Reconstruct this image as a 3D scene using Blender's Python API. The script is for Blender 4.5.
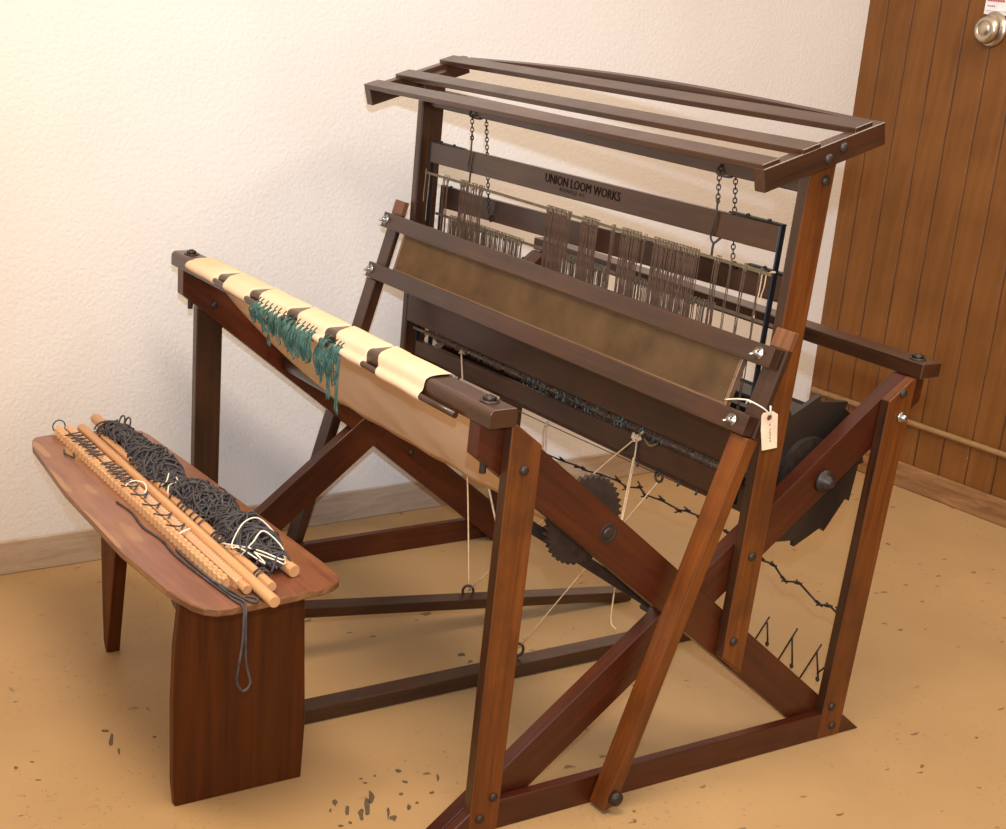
import bpy, bmesh, math, random
from mathutils import Vector, Matrix
random.seed(7)
sc = bpy.context.scene
for o in list(bpy.data.objects):
    bpy.data.objects.remove(o)

# ------------------------------------------------------------ camera
W_, H_ = 1006.0, 829.0
CAM = Vector((2.26070, -1.27700, 1.35610))
YAW, PIT, ROL = 1.0052, -0.4146, 0.0765
FPX, PX, PY = 1477.1163, -121.5927, 180.9553
fw = Vector((-math.sin(YAW)*math.cos(PIT), math.cos(YAW)*math.cos(PIT), math.sin(PIT)))
r0 = Vector((math.cos(YAW), math.sin(YAW), 0)); u0 = r0.cross(fw)
Rr = math.cos(ROL)*r0 + math.sin(ROL)*u0; Uu = -math.sin(ROL)*r0 + math.cos(ROL)*u0
cam = bpy.data.cameras.new('camera'); camo = bpy.data.objects.new('camera', cam)
sc.collection.objects.link(camo); sc.camera = camo
m = Matrix.Identity(4)
for i in range(3):
    m[i][0] = Rr[i]; m[i][1] = Uu[i]; m[i][2] = -fw[i]; m[i][3] = CAM[i]
camo.matrix_world = m
cam.sensor_fit = 'HORIZONTAL'; cam.sensor_width = 36.0
cam.lens = FPX/W_*36.0; cam.shift_x = -PX/W_; cam.shift_y = PY/W_
cam.clip_start = 0.05

# ------------------------------------------------------------ light
wld = bpy.data.worlds.new('room_ambient'); sc.world = wld; wld.use_nodes = True
wld.node_tree.nodes['Background'].inputs[0].default_value = (1.0, 0.83, 0.63, 1)
wld.node_tree.nodes['Background'].inputs[1].default_value = 0.90
def area(name, loc, target, size, power, col, size_y=None):
    l = bpy.data.lights.new(name, 'AREA'); l.energy = power; l.color = col
    l.shape = 'RECTANGLE'; l.size = size; l.size_y = size_y or size
    o = bpy.data.objects.new(name, l); sc.collection.objects.link(o)
    o.location = loc
    o.rotation_euler = (Vector(target)-Vector(loc)).to_track_quat('-Z', 'Y').to_euler()
    return o
fl = bpy.data.lights.new('camera_flash', 'SPOT'); fl.energy = 275; fl.color = (0.56, 0.76, 1.0)
fl.spot_size = math.radians(76); fl.spot_blend = 1.0; fl.shadow_soft_size = 0.020
flo = bpy.data.objects.new('camera_flash', fl); sc.collection.objects.link(flo); flo.location = (2.30, -1.30, 1.535)
flo.rotation_euler = (Vector((-0.60, 1.65, 1.20))-flo.location).to_track_quat('-Z', 'Y').to_euler()
area('overhead_light', (0.85, -0.60, 2.65), (0.6, -0.3, 0.0), 1.3, 54, (1.0, 0.85, 0.68), 0.5)
area('overhead_light', (1.05, 1.35, 2.65), (1.0, 1.3, 0.0), 1.3, 24, (1.0, 0.88, 0.72), 0.5)  # unseen second overhead light, added to brighten the right floor and upper wall
sc.view_settings.view_transform = 'Standard'; sc.view_settings.look = 'None'
sc.view_settings.gamma = 1.0; sc.view_settings.use_curve_mapping = False
sc.view_settings.exposure = 0.0

# ------------------------------------------------------------ materials
def srgb(r, g, b):
    f = lambda c: (c/255/12.92 if c <= 10 else ((c/255+0.055)/1.055)**2.4)
    return (f(r), f(g), f(b), 1)
class Mat:
    def __init__(s, name, rough=0.5, spec=0.5, metal=0.0):
        s.m = bpy.data.materials.new(name); s.m.use_nodes = True
        s.t = s.m.node_tree; s.b = s.t.nodes['Principled BSDF']
        s.b.inputs['Roughness'].default_value = rough
        s.b.inputs['Specular IOR Level'].default_value = spec
        s.b.inputs['Metallic'].default_value = metal
    def n(s, typ, **kw):
        x = s.t.nodes.new(typ)
        for k, v in kw.items():
            if k.startswith('_'): setattr(x, k[1:], v)
            else: x.inputs[k.replace('__', ' ')].default_value = v
        return x
    def l(s, a, ao, b, bi): s.t.links.new(a.outputs[ao], b.inputs[bi])
    def ramp(s, stops):
        r = s.t.nodes.new('ShaderNodeValToRGB'); e = r.color_ramp.elements
        while len(e) < len(stops): e.new(0.5)
        for i, (p, c) in enumerate(stops): e[i].position = p; e[i].color = c
        return r
    def bump(s, src, out, strength, dist):
        b = s.n('ShaderNodeBump', Strength=strength, Distance=dist)
        s.l(src, out, b, 'Height'); s.l(b, 'Normal', s.b, 'Normal'); return b
def plain(name, col, rough=0.6, spec=0.4, metal=0.0, noise=0.0, scale=40):
    M = Mat(name, rough, spec, metal)
    co = M.n('ShaderNodeTexCoord'); nz = M.n('ShaderNodeTexNoise', Scale=scale, Detail=4)
    M.l(co, 'Object', nz, 'Vector')
    k = noise or 0.12
    r = M.ramp([(0.3, tuple(c*(1-k) for c in col[:3])+(1,)), (0.7, tuple(min(1, c*(1+k)) for c in col[:3])+(1,))])
    M.l(nz, 'Fac', r, 'Fac'); M.l(r, 'Color', M.b, 'Base Color')
    return M.m
def wood(name, c_dark, c_mid, c_light, rough=0.42, spec=0.5, wear=None, wear_amt=0.5, knots=False, fx=5, fy=110, coat=0.5):
    M = Mat(name, rough, spec)
    uv = M.n('ShaderNodeTexCoord'); oi = M.n('ShaderNodeObjectInfo')
    add = M.n('ShaderNodeVectorMath', _operation='MULTIPLY_ADD')
    comb = M.n('ShaderNodeCombineXYZ'); M.l(oi, 'Random', comb, 'X'); M.l(oi, 'Random', comb, 'Y')
    M.l(comb, 'Vector', add, 0); add.inputs[1].default_value = (37, 11, 0); M.l(uv, 'UV', add, 2)
    mp = M.n('ShaderNodeMapping'); mp.inputs['Scale'].default_value = (fx, fy, 1); M.l(add, 'Vector', mp, 'Vector')
    n1 = M.n('ShaderNodeTexNoise', Scale=1.0, Detail=6, Roughness=0.62, Distortion=0.35); M.l(mp, 'Vector', n1, 'Vector')
    mp2 = M.n('ShaderNodeMapping'); mp2.inputs['Scale'].default_value = (2.2, 22, 1); M.l(add, 'Vector', mp2, 'Vector')
    n2 = M.n('ShaderNodeTexNoise', Scale=1.0, Detail=3, Roughness=0.5, Distortion=0.8); M.l(mp2, 'Vector', n2, 'Vector')
    mx = M.n('ShaderNodeMath', _operation='MULTIPLY_ADD'); M.l(n1, 'Fac', mx, 0); mx.inputs[1].default_value = 0.6
    m2 = M.n('ShaderNodeMath', _operation='MULTIPLY'); M.l(n2, 'Fac', m2, 0); m2.inputs[1].default_value = 0.4
    M.l(m2, 'Value', mx, 2)
    r = M.ramp([(0.30, c_dark), (0.5, c_mid), (0.72, c_light)]); M.l(mx, 'Value', r, 'Fac')
    last, lo = r, 'Color'
    if wear:
        n3 = M.n('ShaderNodeTexNoise', Scale=5.5, Detail=4, Roughness=0.6); M.l(add, 'Vector', n3, 'Vector')
        r3 = M.ramp([(0.47, (0, 0, 0, 1)), (0.66, (wear_amt,)*3+(1,))]); M.l(n3, 'Fac', r3, 'Fac')
        mix = M.n('ShaderNodeMix', _data_type='RGBA')
        M.l(r3, 'Color', mix, 0); M.l(last, lo, mix, 6); mix.inputs[7].default_value = wear
        last, lo = mix, 2
    if knots:
        vz = M.n('ShaderNodeTexVoronoi', Scale=5.2); M.l(add, 'Vector', vz, 'Vector')
        rk = M.ramp([(0.0, (0.85,)*3+(1,)), (0.13, (0, 0, 0, 1))]); M.l(vz, 'Distance', rk, 'Fac')
        mk = M.n('ShaderNodeMix', _data_type='RGBA'); M.l(rk, 'Color', mk, 0); M.l(last, lo, mk, 6); mk.inputs[7].default_value = c_dark
        last, lo = mk, 2
    M.l(last, lo, M.b, 'Base Color')
    M.b.inputs['Coat Weight'].default_value = coat; M.b.inputs['Coat Roughness'].default_value = 0.28
    M.bump(n1, 'Fac', 0.25, 0.0008)
    n4 = M.n('ShaderNodeTexNoise', Scale=14, Detail=3); M.l(add, 'Vector', n4, 'Vector')
    rr = M.n('ShaderNodeMapRange'); rr.inputs[3].default_value = rough-0.1; rr.inputs[4].default_value = rough+0.15
    M.l(n4, 'Fac', rr, 0); M.l(rr, 0, M.b, 'Roughness')
    return M.m
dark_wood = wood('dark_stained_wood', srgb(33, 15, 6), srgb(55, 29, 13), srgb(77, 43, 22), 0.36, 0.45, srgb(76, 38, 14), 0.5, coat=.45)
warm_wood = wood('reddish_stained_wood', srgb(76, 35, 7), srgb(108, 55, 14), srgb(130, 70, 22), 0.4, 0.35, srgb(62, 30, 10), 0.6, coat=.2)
brace_wood = wood('dark_red_stained_wood', srgb(42, 11, 1), srgb(66, 20, 2), srgb(86, 32, 5), 0.38, 0.4, srgb(92, 42, 10), 0.4, coat=.32)
black_wood = wood('blackened_wood', srgb(24, 16, 12), srgb(34, 24, 18), srgb(46, 34, 27), 0.45, 0.4)
raw_wood = wood('worn_raw_wood', srgb(80, 44, 22), srgb(108, 64, 34), srgb(134, 84, 48), 0.55, 0.3)
reed_wood = wood('pale_reed_frame', srgb(84, 58, 36), srgb(112, 80, 52), srgb(134, 98, 66), 0.55, 0.3)
seat_wood = wood('bench_seat_wood', srgb(92, 48, 28), srgb(120, 68, 42), srgb(144, 88, 58), 0.42, 0.45, srgb(160, 112, 66), 0.35)
def wear_patches(mat, spots, colr):
    """places where the finish is rubbed away (centres and radii in object space)"""
    t = mat.node_tree; bs = t.nodes['Principled BSDF']; src = bs.inputs['Base Color'].links[0].from_socket
    co = t.nodes.new('ShaderNodeTexCoord'); nz = t.nodes.new('ShaderNodeTexNoise'); nz.inputs['Scale'].default_value = 30; nz.inputs['Detail'].default_value = 4
    t.links.new(co.outputs['Object'], nz.inputs['Vector'])
    for x, y, rx, ry, k in spots:
        mp = t.nodes.new('ShaderNodeMapping'); mp.inputs['Location'].default_value = (-x/rx, -y/ry, 0); mp.inputs['Scale'].default_value = (1/rx, 1/ry, 0)
        t.links.new(co.outputs['Object'], mp.inputs['Vector'])
        ln = t.nodes.new('ShaderNodeVectorMath'); ln.operation = 'LENGTH'; t.links.new(mp.outputs[0], ln.inputs[0])
        ad = t.nodes.new('ShaderNodeMath'); ad.operation = 'MULTIPLY_ADD'; t.links.new(nz.outputs['Fac'], ad.inputs[0]); ad.inputs[1].default_value = .9; t.links.new(ln.outputs['Value'], ad.inputs[2])
        rm = t.nodes.new('ShaderNodeMapRange'); rm.inputs[1].default_value = 1.25; rm.inputs[2].default_value = 1.55; rm.inputs[3].default_value = k; rm.inputs[4].default_value = 0
        t.links.new(ad.outputs[0], rm.inputs[0])
        mx = t.nodes.new('ShaderNodeMix'); mx.data_type = 'RGBA'; t.links.new(rm.outputs[0], mx.inputs[0]); t.links.new(src, mx.inputs[6]); mx.inputs[7].default_value = colr
        src = mx.outputs[2]
    t.links.new(src, bs.inputs['Base Color'])
wear_patches(seat_wood, [(-.315, -.052, .045, .016, .75), (-.12, -.09, .03, .008, .4), (.10, -.10, .05, .012, .35), (.34, -.02, .03, .03, .2), (-.36, -.10, .05, .008, .6), (-.2, -.128, .09, .008, .55), (.05, -.142, .12, .007, .5)], srgb(168, 124, 78))
seat_edge = wood('worn_seat_edge', srgb(76, 44, 26), srgb(120, 80, 48), srgb(168, 122, 76), 0.6, 0.3, srgb(70, 40, 26), 0.7, fx=8, fy=30)
panel_wood = wood('bench_panel_wood', srgb(56, 22, 1), srgb(80, 36, 2), srgb(100, 48, 6), 0.5, 0.25, coat=.1, knots=True, fx=3, fy=60)
pale_wood = wood('pale_dowel_wood', srgb(168, 116, 72), srgb(198, 146, 98), srgb(216, 168, 122), 0.6, 0.3)
pale_wood2 = wood('pale_notched_wood', srgb(176, 126, 82), srgb(206, 158, 112), srgb(224, 184, 142), 0.65, 0.3)
iron = plain('dark_iron', srgb(52, 39, 31), 0.46, 0.45, 0.15, 0.3, 60)
blacksteel = plain('black_steel_strap', srgb(34, 34, 36), 0.45, 0.5, 0.5, 0.2, 40)
bright = plain('bright_metal', srgb(170, 168, 164), 0.35, 0.6, 1.0)
wire_m = plain('grey_wire', srgb(112, 94, 72), 0.5, 0.5, 0.2, 0.2)
reed_m = plain('reed_steel', srgb(112, 82, 52), 0.6, 0.3, 0.1, 0.22, 16)
heddle_m = plain('string_heddle', srgb(92, 70, 56), 0.85, 0.1, 0, 0.25, 60)
heddle_tip = plain('pale_heddle_tip', srgb(128, 108, 84), 0.85, 0.1, 0, 0.2, 60)
cord_m = plain('pale_cord', srgb(206, 172, 136), 0.9, 0.1, 0, 0.15, 90)
white_cord = plain('white_cord', srgb(236, 226, 206), 0.9, 0.1)
teal_m = plain('teal_thread', srgb(70, 98, 88), 0.85, 0.1, 0, 0.5, 60)
pale_teal = plain('pale_teal_thread', srgb(88, 112, 108), 0.85, 0.1, 0, 0.4, 60)
grey_yarn = plain('slate_grey_yarn', srgb(82, 76, 76), 0.95, 0.05, 0, 0.35, 50)
tag_m = plain('manila_tag', srgb(236, 208, 172), 0.8, 0.2)
ink_m = plain('faded_ink', srgb(120, 96, 84), 0.8, 0.1)
letter_m = plain('black_stamp_ink', srgb(26, 15, 9), 0.7, 0.1)
brass = plain('reddish_eyelet', srgb(140, 84, 66), 0.4, 0.5, 0.6)
knob_m = plain('brushed_nickel', srgb(200, 186, 168), 0.3, 0.5, 1.0)
paper_m = plain('white_paper', srgb(236, 228, 226), 0.8, 0.2)
red_ink = plain('red_print', srgb(196, 92, 92), 0.8, 0.2)
blue_ink = plain('blue_print', srgb(132, 148, 188), 0.8, 0.2)
pipe_m = plain('painted_conduit', srgb(176, 140, 96), 0.5, 0.4)

# cloth
def cloth():
    M = Mat('cream_canvas', 0.9, 0.1)
    uv = M.n('ShaderNodeTexCoord')
    wv = M.n('ShaderNodeTexNoise', Scale=7, Detail=5); M.l(uv, 'Object', wv, 'Vector')
    r = M.ramp([(0.3, srgb(214, 180, 146)), (0.7, srgb(228, 198, 166))]); M.l(wv, 'Fac', r, 'Fac'); M.l(r, 'Color', M.b, 'Base Color')
    n2 = M.n('ShaderNodeTexNoise', Scale=420, Detail=2); M.l(uv, 'Object', n2, 'Vector'); M.bump(n2, 'Fac', 0.25, 0.0006)
    return M.m
cloth_m = cloth()

# wall plaster
def plaster():
    M = Mat('white_orange_peel_plaster', 0.75, 0.25)
    co = M.n('ShaderNodeTexCoord')
    n = M.n('ShaderNodeTexNoise', Scale=110, Detail=3, Roughness=0.55); M.l(co, 'Object', n, 'Vector')
    n2 = M.n('ShaderNodeTexNoise', Scale=2.0, Detail=3); M.l(co, 'Object', n2, 'Vector')
    r = M.ramp([(0.3, srgb(226, 217, 210)), (0.7, srgb(234, 226, 220))]); M.l(n2, 'Fac', r, 'Fac'); M.l(r, 'Color', M.b, 'Base Color')
    M.bump(n, 'Fac', 0.35, 0.005); return M.m
plaster_m = plaster()
def panel():
    M = Mat('brown_grooved_panelling', 0.55, 0.3)
    co = M.n('ShaderNodeTexCoord'); sep = M.n('ShaderNodeSeparateXYZ'); M.l(co, 'Object', sep, 'Vector')
    # object x = along the wall, z = up; grooves lean slightly with the wall
    wob = M.n('ShaderNodeTexNoise', Scale=9, Detail=2); M.l(co, 'Object', wob, 'Vector')
    a = M.n('ShaderNodeMath', _operation='MULTIPLY_ADD'); M.l(sep, 'Z', a, 0); a.inputs[1].default_value = 0.05; M.l(sep, 'X', a, 2)
    w2 = M.n('ShaderNodeMath', _operation='MULTIPLY_ADD'); M.l(wob, 'Fac', w2, 0); w2.inputs[1].default_value = 0.006; M.l(a, 'Value', w2, 2)
    of = M.n('ShaderNodeMath', _operation='ADD'); M.l(w2, 'Value', of, 0); of.inputs[1].default_value = 10*0.0862-0.0665
    md = M.n('ShaderNodeMath', _operation='PINGPONG'); M.l(of, 'Value', md, 0); md.inputs[1].default_value = 0.0431
    rg = M.ramp([(0.0, (1, 1, 1, 1)), (0.0016, (1, 1, 1, 1)), (0.0038, (0, 0, 0, 1))]); M.l(md, 'Value', rg, 'Fac')
    mp = M.n('ShaderNodeMapping'); mp.inputs['Scale'].default_value = (60, 60, 3); M.l(co, 'Object', mp, 'Vector')
    g = M.n('ShaderNodeTexNoise', Scale=1, Detail=5, Roughness=0.6); M.l(mp, 'Vector', g, 'Vector')
    g2 = M.n('ShaderNodeTexNoise', Scale=6, Detail=3); M.l(co, 'Object', g2, 'Vector')
    ad = M.n('ShaderNodeMath', _operation='ADD'); M.l(g, 'Fac', ad, 0); M.l(g2, 'Fac', ad, 1)
    hf = M.n('ShaderNodeMath', _operation='MULTIPLY'); M.l(ad, 'Value', hf, 0); hf.inputs[1].default_value = 0.5
    r = M.ramp([(0.35, srgb(106, 64, 24)), (0.65, srgb(130, 82, 36))]); M.l(hf, 'Value', r, 'Fac')
    gn = M.n('ShaderNodeTexNoise', Scale=5, Detail=3); M.l(co, 'Object', gn, 'Vector')
    gr = M.n('ShaderNodeMapRange'); gr.inputs[1].default_value = .35; gr.inputs[2].default_value = .65; gr.inputs[3].default_value = .35; gr.inputs[4].default_value = 1.0; M.l(gn, 'Fac', gr, 0)
    gm2 = M.n('ShaderNodeMath', _operation='MULTIPLY'); M.l(rg, 'Color', gm2, 0); M.l(gr, 0, gm2, 1)
    mix = M.n('ShaderNodeMix', _data_type='RGBA'); M.l(gm2, 'Value', mix, 0); M.l(r, 'Color', mix, 6); mix.inputs[7].default_value = srgb(60, 34, 12)
    # tiny pale paint flecks
    vz = M.n('ShaderNodeTexVoronoi', Scale=26); M.l(co, 'Object', vz, 'Vector')
    rv = M.ramp([(0.0, (0.7,)*3+(1,)), (0.06, (0, 0, 0, 1))]); M.l(vz, 'Distance', rv, 'Fac')
    gm = M.ramp([(0.56, (0, 0, 0, 1)), (0.62, (1, 1, 1, 1))]); M.l(g2, 'Fac', gm, 'Fac')
    mm = M.n('ShaderNodeMath', _operation='MULTIPLY'); M.l(rv, 'Color', mm, 0); M.l(gm, 'Color', mm, 1)
    mix2 = M.n('ShaderNodeMix', _data_type='RGBA'); M.l(mm, 'Value', mix2, 0); M.l(mix, 2, mix2, 6); mix2.inputs[7].default_value = srgb(214, 180, 150)
    M.l(mix2, 2, M.b, 'Base Color')
    inv = M.n('ShaderNodeMath', _operation='SUBTRACT'); inv.inputs[0].default_value = 1; M.l(rg, 'Color', inv, 1)
    M.bump(inv, 'Value', 0.8, 0.003); return M.m
panel_m = panel()
def floorm():
    M = Mat('tan_painted_concrete', 0.5, 0.35)
    co = M.n('ShaderNodeTexCoord')
    n = M.n('ShaderNodeTexNoise', Scale=1.6, Detail=5, Roughness=0.6); M.l(co, 'Object', n, 'Vector')
    r = M.ramp([(0.3, srgb(170, 136, 94)), (0.7, srgb(186, 150, 105))]); M.l(n, 'Fac', r, 'Fac')
    last, lo = r, 'Color'
    def spots(scale, thr, maskscale, m0, m1, col, off, stretch=(1, 1, 1), amt=0.85):
        nonlocal last, lo
        mp = M.n('ShaderNodeMapping'); mp.inputs['Location'].default_value = off; mp.inputs['Scale'].default_value = stretch; M.l(co, 'Object', mp, 'Vector')
        ds = M.n('ShaderNodeTexNoise', Scale=scale*2.5, Detail=2); M.l(mp, 'Vector', ds, 'Vector')
        mxv = M.n('ShaderNodeMix', _data_type='VECTOR'); mxv.inputs[0].default_value = 0.03
        M.l(mp, 'Vector', mxv, 4); M.l(ds, 'Color', mxv, 5)
        v = M.n('ShaderNodeTexVoronoi', Scale=scale); M.l(mxv, 1, v, 'Vector')
        rv = M.ramp([(thr*0.75, (amt,)*3+(1,)), (thr, (0, 0, 0, 1))]); M.l(v, 'Distance', rv, 'Fac')
        k = M.n('ShaderNodeTexNoise', Scale=maskscale, Detail=2); M.l(mp, 'Vector', k, 'Vector')
        rk = M.ramp([(m0, (0, 0, 0, 1)), (m1, (1, 1, 1, 1))]); M.l(k, 'Fac', rk, 'Fac')
        mm = M.n('ShaderNodeMath', _operation='MULTIPLY'); M.l(rv, 'Color', mm, 0); M.l(rk, 'Color', mm, 1)
        mix = M.n('ShaderNodeMix', _data_type='RGBA'); M.l(mm, 'Value', mix, 0); M.l(last, lo, mix, 6); mix.inputs[7].default_value = col
        last, lo = mix, 2
    spots(22, 0.11, 3, 0.46, 0.54, srgb(84, 64, 46), (3, 1, 0), (1, 0.5, 1), 0.7)
    spots(13, 0.09, 2, 0.50, 0.58, srgb(96, 84, 74), (1, 7, 0), (0.6, 1.3, 1), 0.7)
    spots(55, 0.15, 2.5, 0.46, 0.56, srgb(90, 66, 44), (8, 2, 0), (1, 1, 1), 0.6)
    M.l(last, lo, M.b, 'Base Color')
    b = M.n('ShaderNodeTexNoise', Scale=30, Detail=4); M.l(co, 'Object', b, 'Vector'); M.bump(b, 'Fac', 0.08, 0.002)
    return M.m
floor_m = floorm()
chip_m = plain('grey_bare_concrete', srgb(100, 84, 66), 0.8, 0.2, 0, 0.3, 120)
def baseb(name, c1, c2):
    M = Mat(name, 0.6, 0.3); co = M.n('ShaderNodeTexCoord')
    mp = M.n('ShaderNodeMapping'); mp.inputs['Scale'].default_value = (4, 4, 30); M.l(co, 'Object', mp, 'Vector')
    n = M.n('ShaderNodeTexNoise', Scale=1.5, Detail=6, Roughness=0.7, Distortion=0.6); M.l(mp, 'Vector', n, 'Vector')
    r = M.ramp([(0.35, c1), (0.65, c2)]); M.l(n, 'Fac', r, 'Fac'); M.l(r, 'Color', M.b, 'Base Color'); M.bump(n, 'Fac', 0.2, 0.003); return M.m
base_l = baseb('scuffed_beige_skirting', srgb(168, 142, 118), srgb(190, 166, 142))
base_b = baseb('worn_brown_skirting', srgb(118, 80, 48), srgb(160, 116, 76))

# ------------------------------------------------------------ helpers
col = sc.collection
def rootloc(p):
    v = Vector((0, 0, 0))
    while p is not None: v = v + p.location; p = p.parent
    return v
def thing(name, label, cat, loc, group=None):
    o = bpy.data.objects.new(name, None); col.objects.link(o); o.location = loc
    o.empty_display_size = 0.05
    o['label'] = label; o['category'] = cat
    if group: o['group'] = group
    return o
def tag(o, label, cat, group=None):
    o['label'] = label; o['category'] = cat
    if group: o['group'] = group
    return o
def obj(name, bm, mat, parent=None, grain=(0, 1, 0), loc=None, smooth=False, kind=None, label=None, nouv=False):
    """bm in world coordinates; the object's origin goes to loc (world)."""
    bmesh.ops.recalc_face_normals(bm, faces=bm.faces)
    if not nouv:
        uvl = bm.loops.layers.uv.new('UVMap'); g = Vector(grain).normalized()
        for f in bm.faces:
            n = f.normal; h = n.cross(g)
            if h.length < 0.35:
                h = g.orthogonal().normalized(); k = g.cross(h)
                for l in f.loops: l[uvl].uv = (l.vert.co.dot(h)*0.3, l.vert.co.dot(k))
            else:
                h.normalize()
                for l in f.loops: l[uvl].uv = (l.vert.co.dot(g), l.vert.co.dot(h)+0.37*round(n.x)+0.21*round(n.y))
    base = rootloc(parent)
    if loc is None: loc = base if parent is not None else Vector((0, 0, 0))
    loc = Vector(loc)
    bmesh.ops.translate(bm, verts=bm.verts, vec=-loc)
    me = bpy.data.meshes.new(name); bm.to_mesh(me); bm.free()
    if smooth:
        for p in me.polygons: p.use_smooth = True
    mats = mat if isinstance(mat, (list, tuple)) else [mat]
    for mm in mats: me.materials.append(mm)
    o = bpy.data.objects.new(name, me); col.objects.link(o)
    o.parent = parent; o.location = loc-base
    if kind: o['kind'] = kind
    if label: o['label'] = label
    return o
def edge_finish(o, mat, ax=1):
    """front and back edges keep the darker original stain"""
    o.data.materials.append(mat)
    for p in o.data.polygons:
        if abs(p.normal[ax]) > .8: p.material_index = 1
def dup(o, worldloc, parent='same', name=None):
    c = o.copy(); col.objects.link(c)
    if parent != 'same': c.parent = parent
    c.location = Vector(worldloc)-rootloc(c.parent)
    return c
def prism(bm, pts, vec, bev=0.0015, seg=1):
    """polygon pts (3d) extruded by vec, edges bevelled"""
    b = bmesh.new(); vec = Vector(vec)
    vs = [b.verts.new(p) for p in pts]; f = b.faces.new(vs)
    r = bmesh.ops.extrude_face_region(b, geom=[f])
    bmesh.ops.translate(b, verts=[v for v in r['geom'] if isinstance(v, bmesh.types.BMVert)], vec=vec)
    bmesh.ops.recalc_face_normals(b, faces=b.faces)
    if bev: bmesh.ops.bevel(b, geom=list(b.edges), offset=bev, segments=seg, affect='EDGES', profile=0.5)
    merge(bm, b)
def merge(bm, b):
    me = bpy.data.meshes.new('tmp'); b.to_mesh(me); b.free(); bm.from_mesh(me); bpy.data.meshes.remove(me)
def px(bm, poly, x0, x1, bev=0.0015, seg=1):      # poly in (y,z), extruded in x
    prism(bm, [(x0, y, z) for y, z in poly], (x1-x0, 0, 0), bev, seg)
def box(bm, lo, hi, bev=0.0015, seg=1):
    prism(bm, [(lo[0], lo[1], lo[2]), (hi[0], lo[1], lo[2]), (hi[0], hi[1], lo[2]), (lo[0], hi[1], lo[2])], (0, 0, hi[2]-lo[2]), bev, seg)
def bar(bm, a, b, w, h, side=(1, 0, 0), bev=0.001):
    a, b = Vector(a), Vector(b); d = (b-a).normalized(); s = Vector(side); s = (s-d*s.dot(d)).normalized(); u = d.cross(s)
    pts = [a+s*(w/2*i)+u*(h/2*j) for i, j in ((-1, -1), (1, -1), (1, 1), (-1, 1))]
    prism(bm, pts, b-a, bev)
def tube(bm, pts, r, n=6, closed=False, mi=0):
    pts = [Vector(p) for p in pts]; N = len(pts); rings = []
    up = Vector((0.13, 0.21, 0.97))
    prev = None
    for i, p in enumerate(pts):
        if closed: t = pts[(i+1) % N]-pts[i-1]
        else: t = pts[min(i+1, N-1)]-pts[max(i-1, 0)]
        if t.length < 1e-9: t = Vector((0, 0, 1))
        t.normalize()
        s = (prev-t*prev.dot(t)) if prev is not None else t.cross(up)
        if s.length < 1e-4: s = t.orthogonal()
        s.normalize(); prev = s; u = t.cross(s)
        rr = r[i] if isinstance(r, (list, tuple)) else r
        rings.append([bm.verts.new(p+s*(rr*math.cos(2*math.pi*k/n))+u*(rr*math.sin(2*math.pi*k/n))) for k in range(n)])
    for i in range(N if closed else N-1):
        a, b = rings[i], rings[(i+1) % N]
        for k in range(n):
            f = bm.faces.new((a[k], a[(k+1) % n], b[(k+1) % n], b[k])); f.material_index = mi; f.smooth = True
    if not closed:
        for ring, rev in ((rings[0], True), (rings[-1], False)):
            f = bm.faces.new(ring[::-1] if rev else ring); f.material_index = mi
def cyl(bm, a, b, r, n=20, bev=0.0):
    a, b = Vector(a), Vector(b); d = (b-a).normalized(); s = d.orthogonal().normalized(); u = d.cross(s)
    prism(bm, [a+s*(r*math.cos(2*math.pi*k/n))+u*(r*math.sin(2*math.pi*k/n)) for k in range(n)], b-a, 0)
def lathe(bm, base, axis, prof, n=24):
    base = Vector(base); d = Vector(axis).normalized(); s = d.orthogonal().normalized(); u = d.cross(s)
    rings = [[bm.verts.new(base+d*h+s*(r*math.cos(2*math.pi*k/n))+u*(r*math.sin(2*math.pi*k/n))) for k in range(n)] for r, h in prof]
    for a, b in zip(rings, rings[1:]):
        for k in range(n):
            f = bm.faces.new((a[k], a[(k+1) % n], b[(k+1) % n], b[k])); f.smooth = True
    bm.faces.new(rings[0][::-1]); bm.faces.new(rings[-1])
def NB(): return bmesh.new()
def catmull(P, k=6):
    P = [Vector(p) for p in P]; out = []
    for i in range(len(P)-1):
        p0 = P[max(i-1, 0)]; p1 = P[i]; p2 = P[i+1]; p3 = P[min(i+2, len(P)-1)]
        for j in range(k):
            t = j/k
            out.append(0.5*((2*p1)+(p2-p0)*t+(2*p0-5*p1+4*p2-p3)*t*t+(3*p1-p0-3*p2+p3)*t**3))
    out.append(P[-1]); return out

# ------------------------------------------------------------ the room
WX, WY, WR, WR2, LEAN = -0.8346, 2.2072, 0.0275, 0.0620, -0.05
ey = Vector((-math.sin(WR), math.cos(WR), 0)); ex = Vector((math.cos(WR2), math.sin(WR2), 0))
O = Vector((WX, WY, 0)); up = Vector((LEAN, 0, 1))
def st(name, bm, mat, loc=None, rot=0):
    o = obj(name, bm, mat, None, (0, 0, 1), loc=loc); o['kind'] = 'structure'; return o
b = NB(); box(b, (-1.1, -3.2, -0.06), (4.2, 2.9, 0.0), 0); st('floor', b, floor_m)
b = NB(); a0 = O-ey*5.2
prism(b, [a0, O+ey*0.02, O+ey*0.02+up*2.8, a0+up*2.8], Vector((-0.1, 0, 0)), 0); st('wall_left', b, plaster_m)
b = NB(); e0 = O+ex*4.6; nb = Vector((-math.sin(WR2), math.cos(WR2), 0))
prism(b, [Vector((0, 0, 0)), ex*4.6, ex*4.6+up*2.8, up*2.8], nb*0.1, 0)
wb = obj('wall_back', b, panel_m, None, loc=(0, 0, 0)); wb.location = O; wb['kind'] = 'structure'
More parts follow.
